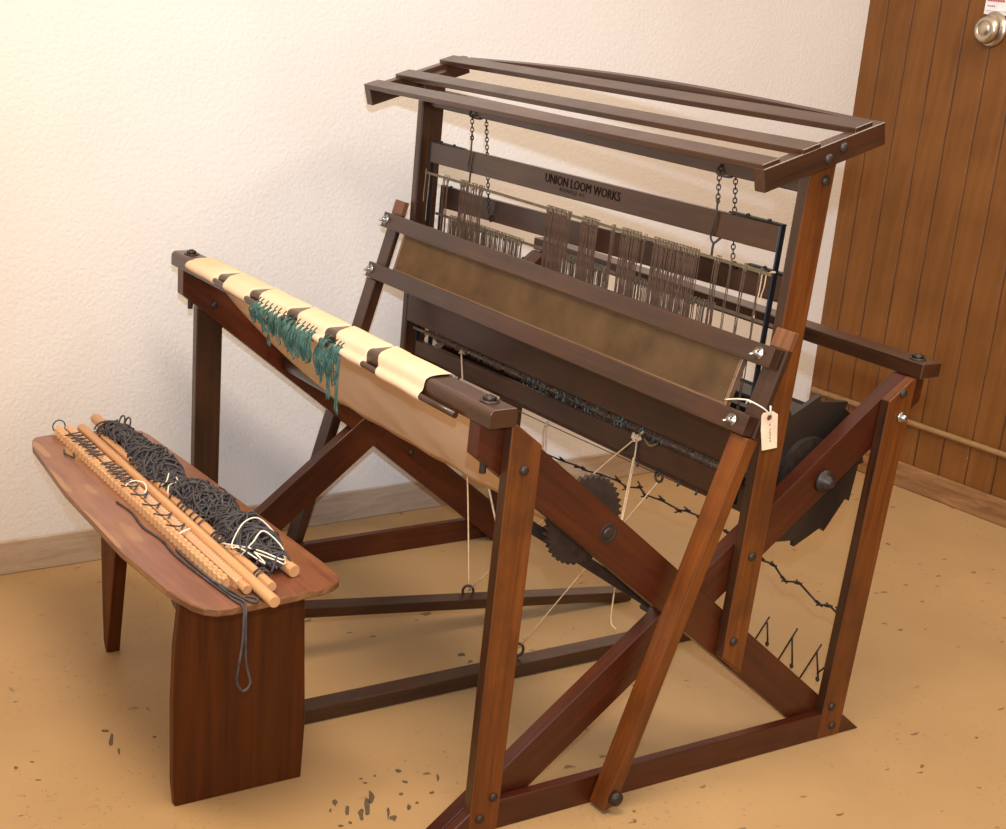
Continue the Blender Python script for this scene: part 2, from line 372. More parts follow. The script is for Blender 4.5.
b = NB(); prism(b, [a0, O, O+Vector((0, 0, .079))+Vector((.0, 0, 0)), a0+Vector((0, 0, .079))], Vector((0.008, 0, 0)), 0.002)
st('baseboard_left', b, base_l)
b = NB(); prism(b, [O+ex*0.008, e0, e0+Vector((0, 0, .072)), O+ex*0.008+Vector((0, 0, .072))], -nb*0.014, 0.003)
st('baseboard_back', b, base_b)
b = NB()
P0 = O+Vector((0, 0, .195))-nb*0.014
tube(b, [P0+ex*0.01, P0+ex*4.5], 0.0085, 10); st('trim_1', b, pipe_m)

# bare patches in the floor paint (thin, irregular)
def patches():
    b = NB(); rnd = random.Random(3)
    L = []
    def px2f(u, v):
        a = (u-503-PX)/FPX; c = -(v-414.5-PY)/FPX
        r = fw+Rr*a+Uu*c; t = -CAM.z/r.z; return CAM+r*t
    marks = [(371, 797, 5, 9), (367, 807, 4, 12), (361, 815, 4, 8), (335, 802, 3, 5), (347, 811, 3, 7), (398, 771, 4, 2), (405, 782, 4, 2),
             (401, 794, 4, 2), (388, 812, 2, 9), (394, 818, 5, 4), (409, 807, 3, 4), (417, 803, 3, 2), (111, 740, 3, 9), (105, 731, 6, 2), (119, 751, 2, 5),
             (155, 737, 3, 1.5), (438, 778, 2, 6), (365, 783, 3, 1.5), (361, 779, 2, 1.5), (500, 655, 2, 2), (462, 655, 5, 2), (16, 768, 3, 2), (32, 762, 3, 1),
             (38, 780, 4, 1), (330, 811, 2, 3), (341, 826, 4, 2), (350, 823, 3, 2), (375, 776, 2, 1.5), (432, 793, 3, 2)]
    for u, v, a, c in marks:
        c0 = px2f(u, v); n = 9; ang = rnd.uniform(0, 6)
        ax = px2f(u+a, v)-c0; ay = px2f(u, v+c)-c0
        vs = []
        for k in range(n):
            t = 2*math.pi*k/n; q = rnd.uniform(0.45, 1.0)
            vs.append(b.verts.new((c0+ax*(math.cos(t)*q)+ay*(math.sin(t)*q)) + Vector((0, 0, 0.0004))))
        b.faces.new(vs)
    o = obj('trim_2', b, chip_m); o['kind'] = 'structure'
patches()

# door knob and notice on the panelling
c0 = O+ex*((-0.425-WX)/ex.x)+up*1.262
kn = thing('door_knob', 'round brushed metal door knob on the brown panelling at upper right', 'door knob', c0)
b = NB(); lathe(b, c0-nb*0.0005, -nb, [(0.043, 0.0), (0.044, 0.004), (0.039, 0.009), (0.034, 0.011), (0.022, 0.013), (0.020, 0.018)], 32); obj('rosette', b, knob_m, kn, smooth=False)
b = NB(); lathe(b, c0-nb*0.0155, -nb, [(0.020, 0), (0.033, 0.003), (0.0365, 0.009), (0.0350, 0.017), (0.0285, 0.024), (0.0205, 0.0265), (0.0195, 0.0245), (0.0165, 0.0245), (0.014, 0.0275), (0.004, 0.0285)], 32); obj('knob', b, knob_m, kn)
p0 = O+ex*((-0.461-WX)/ex.x)+up*1.298-nb*0.0006
nt = thing('paper_notice', 'white printed notice taped above the door knob', 'notice', p0)
b = NB(); prism(b, [p0, p0+ex*0.19, p0+ex*0.19+up*0.25, p0+up*0.25], -nb*0.0006, 0); obj('sheet', b, paper_m, nt)
def strokes(rect_list, mat, name, dz=0.0012):
    b = NB()
    for x0, z0, x1, z1, h in rect_list:
        a = p0+ex*x0+up*z0-nb*dz; c = p0+ex*x1+up*z1-nb*dz
        prism(b, [a, c, c+up*h, a+up*h], -nb*0.0002, 0)
    return obj(name, b, mat, nt)
rs = []
for i in range(7): rs += [(0.006+i*0.0075, 0.031, 0.010+i*0.0075, 0.034, 0.013), (0.008+i*0.0075, 0.031, 0.0125+i*0.0075, 0.032, 0.004)]
strokes(rs, red_ink, 'red_lettering')
strokes([(0.064, 0.034, 0.12, 0.034, 0.012)], blue_ink, 'blue_block')
strokes([(0.008+0.006*i, 0.019, 0.012+0.006*i, 0.019, 0.003) for i in range(4)]+[(0.07+0.008*i, 0.026, 0.075+0.008*i, 0.026, 0.003) for i in range(8)]+[(0.005, 0.008, 0.11, 0.008, 0.0008)], ink_m, 'small_print')

# ------------------------------------------------------------ the loom
XO, TB = 0.575, 0.020
loom = thing('floor_loom', 'large dark wooden floor loom with slatted top shelf and canvas apron', 'loom', (0, 0.44, 0))
def U1(y): return 0.727-0.777*y                   # upper edge of the brace falling to the back
mir = lambda poly: [(0.88-y, z) for y, z in poly]
brace_poly = [(-0.045, 0.668), (-0.045, 0.7185), (0.0105, 0.7185), (0.936, 0.0), (0.817, 0.0)]
front_post = [(0, 0.0), (0.06, 0.0), (0.06, U1(0.06)+.001), (0.010, 0.7185), (0, 0.7185)]
rail_poly = [(-0.056, 0), (0.936, 0), (0.864, 0.056), (0.016, 0.056)]
up_poly = [(0.520, U1(.52)-.088), (0.576, U1(.576)-.088), (0.576, 1.118), (0.52, 1.1015)]
for s in (1, -1):
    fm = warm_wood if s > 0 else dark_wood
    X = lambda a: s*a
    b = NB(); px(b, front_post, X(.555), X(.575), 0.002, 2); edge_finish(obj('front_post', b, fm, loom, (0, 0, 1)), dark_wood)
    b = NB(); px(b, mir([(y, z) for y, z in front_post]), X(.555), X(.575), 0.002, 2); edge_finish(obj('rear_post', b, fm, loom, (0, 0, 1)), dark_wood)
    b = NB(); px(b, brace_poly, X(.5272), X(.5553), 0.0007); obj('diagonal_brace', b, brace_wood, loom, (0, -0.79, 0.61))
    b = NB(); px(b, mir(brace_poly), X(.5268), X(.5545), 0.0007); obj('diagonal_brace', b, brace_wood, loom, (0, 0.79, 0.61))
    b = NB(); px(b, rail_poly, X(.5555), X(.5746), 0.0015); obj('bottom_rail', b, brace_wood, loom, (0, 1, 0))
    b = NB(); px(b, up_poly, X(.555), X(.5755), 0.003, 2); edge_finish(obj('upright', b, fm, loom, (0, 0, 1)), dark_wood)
# breast beam and back beam
def beam(y0, y1, z0, z1, xe, name, front_round):
    r = 0.010; poly = []
    if front_round:
        for k in range(6):
            a = math.pi/2+ (math.pi/2)*k/5
            poly.append((y0+r+r*math.cos(a), z1-r+r*math.sin(a)))
        poly += [(y0, z0+.001), (y0+.002, z0), (y1-.003, z0), (y1, z0+.004), (y1, z1-.004), (y1-.003, z1)]
    else:
        poly = [(y0, z0), (y1-.003, z0), (y1, z0+.004), (y1, z1-.003), (y1-.003, z1), (y0, z1)]
    b = NB(); px(b, poly, -xe, xe, 0.0008 if front_round else .0015, 1); return obj(name, b, dark_wood, loom, (1, 0, 0))
bb = beam(-0.048, 0.0016, 0.7190, 0.7480, 0.5825, 'breast_beam', True)
kb = beam(0.8785, 0.928, 0.7190, 0.7460, 0.5825, 'back_beam', False)
# cross rails between the uprights
b = NB(); px(b, [(.5205, .5755), (.5205, .6400), (.5425, .6400), (.5425, .5755)], -.555, .555); obj('cross_rail', b, dark_wood, loom, (1, 0, 0))
b = NB(); px(b, [(.535, 1.0425), (.535, 1.078), (.56, 1.078), (.56, 1.0425)], -.555, .555); obj('cross_rail', b, dark_wood, loom, (1, 0, 0))
# top shelf
SL = 0.29; sn, cs = math.sin(math.atan(SL)), math.cos(math.atan(SL))
def SH(y, dn=0.0):   # point on bracket top line, dn = distance below it
    return (y+dn*sn, 1.0868+(y-0.397)*SL-dn*cs)
def tiltx(b):
    for v in b.verts: v.co.z -= .0125*(.6-v.co.x)/1.2
    return b
for s in (1, -1):
    b = NB(); px(b, [SH(.397), SH(.640), SH(.640, .0355), SH(.397, .0365)], s*.5762, s*.599, 0.0012); obj('shelf_bracket', tiltx(b), dark_wood, loom, (0, 1, .29))
for i, (y, w, e) in enumerate(((.3975, .035, .5955), (.4735, .036, .5985), (.583, .036, .5940))):
    b = NB(); px(b, [SH(y, -.0065), SH(y+w, -.0065), SH(y+w, .0035), SH(y, .0035)], -.5995, e, 0.001); obj('shelf_slat', tiltx(b), dark_wood, loom, (1, 0, 0))
b = NB()
prism(b, [(-.575, .637, SH(.637, .016)[1]), (.575, .637, SH(.637, .016)[1])]+[(.575-1.15*k/12, .637, SH(.637, .004)[1]+.014*math.sin(math.pi*k/12)) for k in range(13)], (0, .010, .003), 0)
obj('shelf_lip', tiltx(b), dark_wood, loom, (1, 0, 0))

# bolts (domed heads)
b = NB(); lathe(b, (0, 0, 0), (1, 0, 0), [(0.0082, 0), (0.0082, 0.001), (0.0074, 0.0035), (0.0048, 0.0055), (0.002, 0.0062)], 18)
bolt0 = obj('bolt', b, iron, loom, loc=(0, 0, 0), nouv=False)
bolts = [(.575, .030, .645), (.575, .044, .066), (.575, .021, .0295), (.5755, .548, .427), (.5755, .541, .264), (.575, .842, .0684), (.575, .8545, .0235),
         (.5553, .435, .3527), (.5755, .5570, 1.065), (.599, .5295, 1.1018), (.599, .5575, 1.1189), (.575, .8500, .6945)]
k = 0
for p in bolts:
    for s in (1, -1):
        if k == 0: o = bolt0; o.location = Vector(p)-rootloc(loom)
        else: o = dup(bolt0, (s*p[0], p[1], p[2]-(.0125 if s < 0 and p[0] > .59 else 0)))
        if s < 0: o.rotation_euler = (0, 0, math.pi)
        k += 1
# inner bolt ends seen on the left frame
for y, z in ((.0256, .6438), (.5448, .2631), (.435, .3527)):
    o = dup(bolt0, (-.527, y, z))
# bright threaded end on the rear right post
b = NB(); lathe(b, (.575, .858, .650), (1, 0, 0), [(.0105, 0), (.0105, .003), (.006, .003), (.006, .011), (.0035, .0125)], 6); obj('bright_bolt', b, bright, loom, label='shiny steel nut')
# washer and square nut on beam ends
def topnut(x, y, z):
    b = NB(); lathe(b, (x, y, z), (0, 0, 1), [(.0155, 0), (.0155, .0015), (.0055, .0015), (.0055, .002)], 22)
    lathe(b, (x, y, z+.0012), (0, 0, 1), [(.0105, 0), (.0105, .0065), (.0055, .0068), (.0055, .0085)], 4); obj('nut', b, iron, loom)
topnut(.540, -.0215, .748); topnut(-.540, -.0215, .748); topnut(.548, .903, .746)
for s in (1, -1):
    b = NB(); cyl(b, (s*.541, -.022, .636), (s*.541, -.022, .665), .0055); obj('carriage_bolt', b, iron, loom)
# recess and axle end of the cloth beam, big axle bolt of the warp beam
b = NB(); lathe(b, (.5553, .2315, .5075), (1, 0, 0), [(.0170, 0), (.0170, .0010), (.0142, .0010), (.0138, .0002), (.0092, .0002), (.0090, .0024), (.0072, .0030)], 28); obj('axle_bushing', b, iron, loom)
b = NB(); lathe(b, (.5545, .715, .540), (1, 0, 0), [(.021, 0), (.021, .006), (.012, .0065), (.012, .016), (.007, .017), (.007, .022)], 22); obj('axle_bolt', b, iron, loom)

# cloth beam, ratchet, pawl lever
CB = (.218, .514)
b = NB(); lathe(b, (-.527, CB[0], CB[1]), (1, 0, 0), [(.03, 0), (.03, 1.0)], 28); obj('cloth_beam', b, dark_wood, loom, (1, 0, 0))
b = NB(); n = 40; pts = []
for k in range(n):
    a = 2*math.pi*k/n
    pts.append((.500, CB[0]+.0715*math.cos(a), CB[1]+.0715*math.sin(a)))
    a2 = a+2*math.pi/n*0.25
    pts.append((.500, CB[0]+.079*math.cos(a2), CB[1]+.079*math.sin(a2)))
prism(b, pts, (.008, 0, 0), 0); obj('ratchet_wheel', b, iron, loom)
b = NB(); bar(b, (.47, .12, .512), (.47, .45, .300), .018, .020, bev=.002); bar(b, (.47, .42, .315), (.47, .49, .286), .03, .03, bev=.003)
bar(b, (.45, .1205, .5), (.45, .129, .478), .014, .014, bev=.002)
obj('pawl_lever', b, iron, loom)

# warp beam: slatted drum with wooden flange and saw-toothed ratchet
WB = Vector((0, .723, .5385))
b = NB(); R0 = .094
for k in range(8):
    a0_ = math.radians(100+45*k)
    c = WB+Vector((0, math.cos(a0_), math.sin(a0_)))*(R0+.010)
    bar(b, c+Vector((-.50, 0, 0)), c+Vector((.496, 0, 0)), .020, .040, side=Vector((0, math.cos(a0_), math.sin(a0_))), bev=.002)
pts = [(0, R0*math.cos(math.radians(100+45*(k+.5)))/.924, R0*math.sin(math.radians(100+45*(k+.5)))/.924) for k in range(8)]
for xx in (-.48, -.16, .16, .470):
    prism(b, [Vector((xx, WB.y+p[1], WB.z+p[2])) for p in pts], (.018, 0, 0), .001)
obj('warp_beam', b, black_wood, loom, (1, 0, 0))
b = NB(); cyl(b, (-.527, WB.y, WB.z), (.527, WB.y, WB.z), .018, 16); cyl(b, (.508, WB.y-.012, WB.z+.008), (.518, WB.y-.012, WB.z+.008), .062, 30); obj('warp_beam_axle', b, iron, loom)
b = NB(); pts = []
for k in range(12):
    a1 = math.radians(-89+29.6*k) if k < 12 else 0
    a1 = math.radians(-89+30*k)
    pts.append((.498, WB.y+.1315*math.cos(a1-.01), WB.z+.1315*math.sin(a1-.01)))
    pts.append((.498, WB.y+.1445*math.cos(a1), WB.z+.1445*math.sin(a1)))
prism(b, pts, (.010, 0, 0), 0); obj('warp_ratchet_wheel', b, black_wood, loom, (0, .7, .7))

# canvas apron
def sheet(rows, name, thick=.0012):
    b = NB(); V = [[b.verts.new(p) for p in r] for r in rows]
    for r1, r2 in zip(V, V[1:]):
        for i in range(len(r1)-1):
            f = b.faces.new((r1[i], r1[i+1], r2[i+1], r2[i])); f.smooth = True
    return b
# section of the cloth over the beam: list of (y,z) from the front hem to the back
YF, YB_, ZT, ZB = -.0505, .0042, .7503, .7190
prof = [(-.0530, .7122), (-.0580, .7130), (-.0607, .7165), (-.0600, .7210), (-.0560, .7250), (YF, .7300), (YF, .7380), (-.0480, .7458), (-.0415, .7498), (-.0360, ZT+.0003), (-.022, ZT+.0012), (-.006, ZT+.0008), (YB_-.001, ZT), (YB_, .7470), (YB_, .7200), (.006, .7120)]
gaps = [(-.355, -.300), (-.214, -.1555), (-.0613, -.004), (.0806, .1388), (.2237, .2791)]
flaps = []; x = -.490
for g0, g1 in gaps: flaps.append((x, g0)); x = g1
flaps.append((x, .4045))
hem = obj
ap = None
def RZ(x): return .7185+max(0, .0215*(.45-x))          # the rod sits a little higher towards the left
def flapmesh():
    """cloth over the beam with cut-outs, straight on their left side and slanting on their right side"""
    import bisect
    b = NB(); x0, x1, N, rows = -.483, .4045, 444, 22; cols = []
    for i in range(N+1):
        xx = x0+(x1-x0)*i/N; dz = RZ(xx)-.7185
        P_ = [(y, z+dz) if k < 5 else ((y, max(z, .7185+dz+.0075+.001*(k-4))) if k < 7 else (y, z)) for k, (y, z) in enumerate(prof)]
        S = [0]
        for p, q in zip(P_, P_[1:]): S.append(S[-1]+math.hypot(q[0]-p[0], q[1]-p[1]))
        def at(s):
            i = min(max(bisect.bisect(S, s)-1, 0), len(S)-2); t = (s-S[i])/(S[i+1]-S[i])
            return (P_[i][0]+(P_[i+1][0]-P_[i][0])*t, P_[i][1]+(P_[i+1][1]-P_[i][1])*t)
        s0 = 0.0
        for g0, g1 in gaps:
            if g0 <= xx < g1: s0 = (S[-1]-.028)*(1-((xx-g0)/(g1-g0))**1.25)
        c = []
        for j in range(rows+1):
            s = s0+(S[-1]-s0)*j/rows; y, z = at(s)
            c.append(b.verts.new((xx, y, z+.0006*math.sin(xx*60)*(1-j/rows))))
        cols.append(c)
    for a, c in zip(cols, cols[1:]):
        for j in range(rows):
            f = b.faces.new((a[j], a[j+1], c[j+1], c[j])); f.smooth = True
    return b
fb = flapmesh()
apron = obj('canvas_apron', fb, cloth_m, loom, (1, 0, 0))
sm = apron.modifiers.new('thickness', 'SOLIDIFY'); sm.thickness = 0.0009; sm.offset = 1
# lower sheet down to the cloth beam
rows = []
for j in range(15):
    t = j/14; y = .004+(.197-.004)*t; z = .7175+(.4895-.7175)*t - .006*math.sin(math.pi*t)
    xl = -.492 if t < .2 else -.492+(.215)*((t-.2)/.8)**1.6
    xr = .492
    rows.append([(xl+(xr-xl)*i/40, y+.002*math.sin(i*.7+j*.4)*t, z+.0015*math.sin(i*.9)*t) for i in range(41)])
b = sheet(rows, 'x'); lo = obj('hanging_cloth', b, cloth_m, apron, (1, 0, 0))
sm = lo.modifiers.new('thickness', 'SOLIDIFY'); sm.thickness = 0.0009
b = NB(); tube(b, [(-.487, -.0548, RZ(-.487)), (.0, -.0548, RZ(0)), (.43, -.0548, RZ(.43)), (.5030, -.0548, RZ(.503))], .0052, 14); obj('apron_rod', b, dark_wood, loom, (1, 0, 0))

# ------------------------------------------------------------ beater
BT = Vector((0, .2775, .9607)); BN = Vector((0, .9607, -.2775))     # up the beater, back through it
def BP(x, z, d): return Vector((x, .2427+.2887*z, z))+BN*d
def bslab(name, x0, x1, z0, z1, d0, d1, mat, parent, bev=.0015, grain=(1, 0, 0)):
    b = NB(); pts = [BP(x0, z0, d0), BP(x0, z1, d0), BP(x0, z1, d1), BP(x0, z0, d1)]
    prism(b, pts, (x1-x0, 0, 0), bev, 2); return obj(name, b, mat, parent, grain)
cap = bslab('beater_cap', -.6105, .6105, .7790, .8110, 0, .021, dark_wood, loom)
race = bslab('beater_race', -.6105, .6105, .6695, .7020, 0, .021, dark_wood, loom)
for s in (1, -1):
    b = NB()
    x0, x1 = sorted((s*.577, s*.617))
    P = [BP(x0, .010, .0095), BP(x0, .668, .0095), BP(x0, .668, .0345), BP(x0, .022, .0345)]
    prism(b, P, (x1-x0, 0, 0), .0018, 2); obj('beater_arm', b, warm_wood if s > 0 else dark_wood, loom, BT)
    b = NB(); P = [BP(x0, .6685, .0225), BP(x0, .842, .0225), BP(x0, .842, .0345), BP(x0, .6685, .0345)]
    prism(b, P, (x1-x0, 0, 0), .0018, 2); obj('arm_head', b, dark_wood, loom, BT)
    b = NB(); lathe(b, (s*.617, .2740, .032), (s, 0, 0), [(.007, 0), (.0125, .001), (.0125, .011), (.008, .012), (.008, .014)], 20); obj('pivot_nut', b, iron, loom)
# worn bare tops of the arms
for s in (1, -1):
    x0, x1 = sorted((s*.5765, s*.6175)); bslab('arm_tip', x0, x1, .812, .8425, .0218, .0350, raw_wood, loom, .002, BT)
# reed
b = NB(); n = 290; xr0, xr1 = -.512, .542
for i in range(n+1):
    xx = xr0+(xr1-xr0)*i/n
    pts = [BP(xx, .700, .009), BP(xx, .782, .009), BP(xx, .782, .0155), BP(xx, .700, .0155)]
    prism(b, pts, (.0010, 0, 0), 0)
reed = obj('reed', b, reed_m, loom, BT)
b = NB()
for zz in (.7015, .7775):
    prism(b, [BP(-.519, zz, .006), BP(-.519, zz+.004, .006), BP(-.519, zz+.004, .018), BP(-.519, zz, .018)], (1.066, 0, 0), .0008)
for xx in (-.519, .541):
    prism(b, [BP(xx, .700, .006), BP(xx, .782, .006), BP(xx, .782, .018), BP(xx, .700, .018)], (.007, 0, 0), .0008)
obj('reed_frame', b, reed_wood, reed, (1, 0, 0))
# wing nuts
def wing(x, z, first=None):
    c = BP(0, 0, 0)*0
    b = NB(); lathe(b, (0, 0, 0), -BN, [(.011, 0), (.011, .0012), (.005, .0013), (.0045, .009), (.003, .010)], 16)
    for sgn in (1, -1):
        a = -BN*.005; t = (Vector((1, 0, 0))*.8+BT*.6).normalized()*sgn
        tube(b, [a, a+t*.005-BN*.001, a+t*.008-BN*.004, a+t*.009-BN*.007], [.0020, .0026, .0028, .0014], 8)
    return b
w0 = obj('wing_nut', wing(0, 0), bright, loom, loc=(0, 0, 0), label='bright wing nut')
w0.location = BP(.5800, .7955, 0)-rootloc(loom)
dup(w0, BP(.5770, .686, 0)); dup(w0, BP(-.597, .7955, 0)); w = dup(w0, BP(-.597, .6865, 0))

# ------------------------------------------------------------ harnesses
def heddle_mesh(h, spread, seed):
    rnd = random.Random(seed); b = NB()
    # h = length; top loop around rod, long twisted pair with an eye half way
    L = []; 
    for sgn in (1, -1):
        pts = []
        for k in range(11):
            t = k/10; z = -h*t
            w = .0014+.0006*math.sin(t*40+sgn+seed)
            if .42 < t < .58: w = .0028
            pts.append((sgn*w+rnd.uniform(-.0006, .0006)+spread*math.sin(t*3.1+seed), sgn*.0005+rnd.uniform(-.0007, .0007), z))
        tube(b, pts, .00095, 4)
    tube(b, [(0.001, -.004, .001), (.001, -.001, .006), (.001, .003, .006), (0.001, .004, 0), (.001, 0, -.009), (.001, -.004, .001)], .0010, 4, mi=1)
    return b
def harness(y, zt, x0, x1, barh, groups, hz, hb, bot, seedbase):
    """zt: z of the top of the upper bar at x=-.52 / +.52"""
    b = NB()
    zl, zr = zt
    for top in (True, False):
        a_, c_ = (zl, zr) if top else bot
        prism(b, [(x0, y-.006, a_), (x1, y-.006, c_), (x1, y-.006, c_-(barh if top else .046)), (x0, y-.006, a_-(barh if top else .033))], (0, .012, 0), .001)
    hf = obj('harness_frame', b, dark_wood, loom, (1, 0, 0))
    # steel straps down each end and over the corners
    for s, zz in ((-1, zl), (1, zr)):
        b = NB(); xx = (x1 if s > 0 else x0); o1 = s*.0008
        xa, xb = xx, xx+s*.0035
        lo_, hi_ = min(xa, xb), max(xa, xb)
        box(b, (lo_, y-.0065, bot[0]-.03), (hi_, y+.0065, zz+.002), .0015)
        box(b, (min(xx-s*.12, xb), y-.0065, zz), (max(xx-s*.12, xb), y+.0065, zz+.0025), .0006)
        for dx in (.03, .08): lathe(b, (xx-s*dx, y, zz+.002), (0, 0, 1), [(.004, 0), (.003, .003), (.001, .004)], 10)
        obj('end_strap', b, blacksteel, hf)
    for zz, z2 in ((hz, hz), (hb, hb)):
        b = NB(); bar(b, (x0-.006, y-.012, zz), (x1+.006, y-.012, z2), .0022, .0055, side=(0, 1, 0), bev=.0004); obj('heddle_rod', b, wire_m, hf)
    protos = []
    for k in range(4):
        o = obj('heddle', heddle_mesh(hz-hb, .0022, k+seedbase), [heddle_m, heddle_tip], hf, loc=(0, 0, 0)); protos.append(o)
    rnd = random.Random(seedbase); used = 0; cnt = 0
    extra = NB()
    for g0, g1, nn in groups:
        for i in range(nn):
            xx = g0+(g1-g0)*(i+.5)/nn+rnd.uniform(-.0015, .0015); k = cnt % 4
            loc = Vector((xx, y-.012, hz))
            if cnt < 4: o = protos[k]; o.location = loc-rootloc(loom)
            else: o = dup(protos[k], loc)
            o.rotation_euler = (0, 0, rnd.uniform(-.5, .5)) if cnt >= 4 else (0, 0, 0)
            cnt += 1
    return hf
h1 = harness(.541, (.9715, .9850), -.531, .5180, .043,
        [(-.465, -.44, 2), (-.400, -.366, 6), (-.355, -.338, 3), (-.330, -.312, 3), (-.090, -.014, 22), (.022, .070, 13), (.112, .119, 2), (.140, .194, 14), (.200, .210, 1), (.230, .347, 30), (.390, .402, 2), (.425, .43, 1), (.460, .468, 2), (.497, .503, 1)], .9070, .563, (.5344, .5546), 11)
h2 = harness(.586, (.8740, .8990), -.546, .532, .045,
        [(-.495, -.45, 9), (-.445, -.22, 38), (-.08, .06, 24), (.10, .22, 16), (.24, .36, 13)], .8150, .548, (.508, .524), 29)
# a few loose white ties at the harness ends
for xx, yy, zz, L in ((.512, .530, .905, .05), (.503, .530, .905, .075), (-.531, .527, .915, .07), (-.516, .527, .905, .10)):
    b = NB(); tube(b, catmull([(xx, yy, zz), (xx+.002, yy-.002, zz-L*.4), (xx-.003, yy, zz-L*.7), (xx-.001, yy-.001, zz-L)], 4), .0012, 5)
    obj('tie_string', b, heddle_tip if xx < 0 else cord_m, h1)
b = NB(); tube(b, [(.514, .530, .906), (.524, .529, .912), (.532, .529, .913)], .0016, 5); obj('tie_string', b, cord_m, h1)
# lettering stamped on the front harness
def text(s, size, x, z, y, parent, name, mat, sx=1.0):
    cu = bpy.data.curves.new(name, 'FONT'); cu.body = s; cu.size = size; cu.extrude = 0.0; cu.offset = 0.0
    cu.resolution_u = 2
    to = bpy.data.objects.new(name+'_src', cu); col.objects.link(to)
    bpy.context.view_layer.update()
    me = bpy.data.meshes.new_from_object(to.evaluated_get(bpy.context.evaluated_depsgraph_get()))
    bpy.data.objects.remove(to)
    b = NB(); b.from_mesh(me); bpy.data.meshes.remove(me)
    for v in b.verts: v.co = Vector((x+v.co.x*sx, y, z+v.co.y))
    return obj(name, b, mat, parent)
for dx in (0, .0008, .0016):
    text('UNION LOOM WORKS', .0240, -.1160+dx, .9545, .5347-dx*.1, h1, 'stamped_lettering', letter_m, .93)
text('BOONVILLE  N.Y.', .0105, -.066, .9440, .5347, h1, 'stamped_lettering', letter_m, 1.0)

# chains and lifting hooks
def chain(name, p, q, link=.0105, rad=.0033, wr=.0011):
    p, q = Vector(p), Vector(q); L = (q-p).length; n = int(L/(link*.72)); d = (q-p).normalized(); a = d.orthogonal().normalized(); c = d.cross(a)
    b = NB()
    for i in range(n):
        o = p+d*(L*(i+.5)/n); s = a if i % 2 else c
        tube(b, [o+d*(link/2*math.cos(t))+s*(rad*math.sin(t)) for t in [2*math.pi*k/10 for k in range(10)]], wr, 5, closed=True)
    obj(name, b, iron, loom)
chain('lifting_chain', (-.3814, .532, 1.045), (-.374, .532, .997))
chain('lifting_chain', (-.3555, .550, 1.042), (-.345, .572, .852))
chain('lifting_chain', (.3645, .532, 1.048), (.3720, .532, .995))
chain('lifting_chain', (.3850, .550, 1.045), (.3880, .572, .905))
for xx, xb in ((-.3814, -.3555), (.3645, .3850)):
    b = NB(); tube(b, catmull([(xx, .534, 1.058), (xx, .526, 1.045), (xx+.018, .540, 1.040), (xb, .553, 1.048)], 5), .0022, 6); obj('chain_hook', b, iron, loom)
for xx, z0 in ((-.374, .997), (.372, .995)):
    b = NB()
    tube(b, catmull([(xx, .532, z0), (xx+.001, .531, z0-.03), (xx-.003, .531, z0-.055), (xx+.004, .533, z0-.066)], 5), .0019, 6)
    tube(b, catmull([(xx+.012, .545, z0-.052), (xx+.007, .536, z0-.062), (xx+.004, .533, z0-.068), (xx+.004, .533, z0-.086)], 5), .0022, 6)
    tube(b, [(xx, .532, z0), (xx+.004, .532, z0+.004), (xx, .532, z0+.009), (xx-.004, .532, z0+.004)], .0014, 5, closed=True)
    obj('lifting_hook', b, iron, loom)
for xx, zz in ((-.344, .846), (.388, .899)):
    b = NB(); tube(b, [(xx+.006*math.sin(t), .578, zz-.006+.006*math.cos(t)) for t in [2*math.pi*k/12 for k in range(12)]], .0016, 5, closed=True); obj('lifting_ring', b, iron, loom)
# teal and dark warp ends on the lower rods, below the cross rail
b = NB(); rnd = random.Random(5)
for i in range(150):
    xx = rnd.uniform(-.10, .32)+.02*math.sin(i); y = rnd.uniform(.520, .526)
    z = .5465+.012*(xx+.5)+rnd.choice([0, .001, .012]); tube(b, [(xx, y, z), (xx+rnd.uniform(-.003, .003), y+rnd.uniform(-.004, .004), z+rnd.uniform(.004, .010))], .0012, 4, mi=rnd.choice([0, 0, 1]))
o = obj('warp_end', b, [iron, pale_teal], loom); o['kind'] = 'stuff'
# dark loops bunching on the lower heddle rod
b = NB()
for i in range(260):
    xx = rnd.uniform(-.49, .50)
    if -.45 < xx < -.47: continue
    z = .563; y = .531+rnd.uniform(-.003, .004)
    tube(b, [(xx, y-.003, z+.009), (xx+.001, y-.006, z), (xx, y-.002, z-.008), (xx+.001, y+.004, z)], .0011, 4, closed=True)
o = obj('heddle_loop', b, heddle_m, loom); o['kind'] = 'stuff'
# screw hooks under the lower harness bar
for xx in (.256, .316, .371, .42, -.36):
    b = NB(); tube(b, catmull([(xx, .545, .506), (xx, .545, .497), (xx+.002, .544, .491), (xx-.001, .545, .488)], 4), .0022, 6); obj('screw_hook', b, iron, loom)
b = NB(); hx, hz_ = .318, .488
tube(b, [(hx+.010*math.sin(t), .545, hz_+.010*math.cos(t)) for t in [.5+5.2*k/12 for k in range(13)]], .0024, 6)
tube(b, catmull([(hx+.004, .5385, .552), (hx+.002, .5375, .535), (hx-.002, .5375, .515), (hx, .540, .497)], 4), .0022, 6)
obj('tie_hook', b, iron, loom)
b = NB(); tube(b, catmull([(.270, .530, .562), (.296, .527, .546), (.312, .529, .550), (.338, .530, .574)], 5), .0024, 6); obj('tie_hook', b, wire_m, loom)

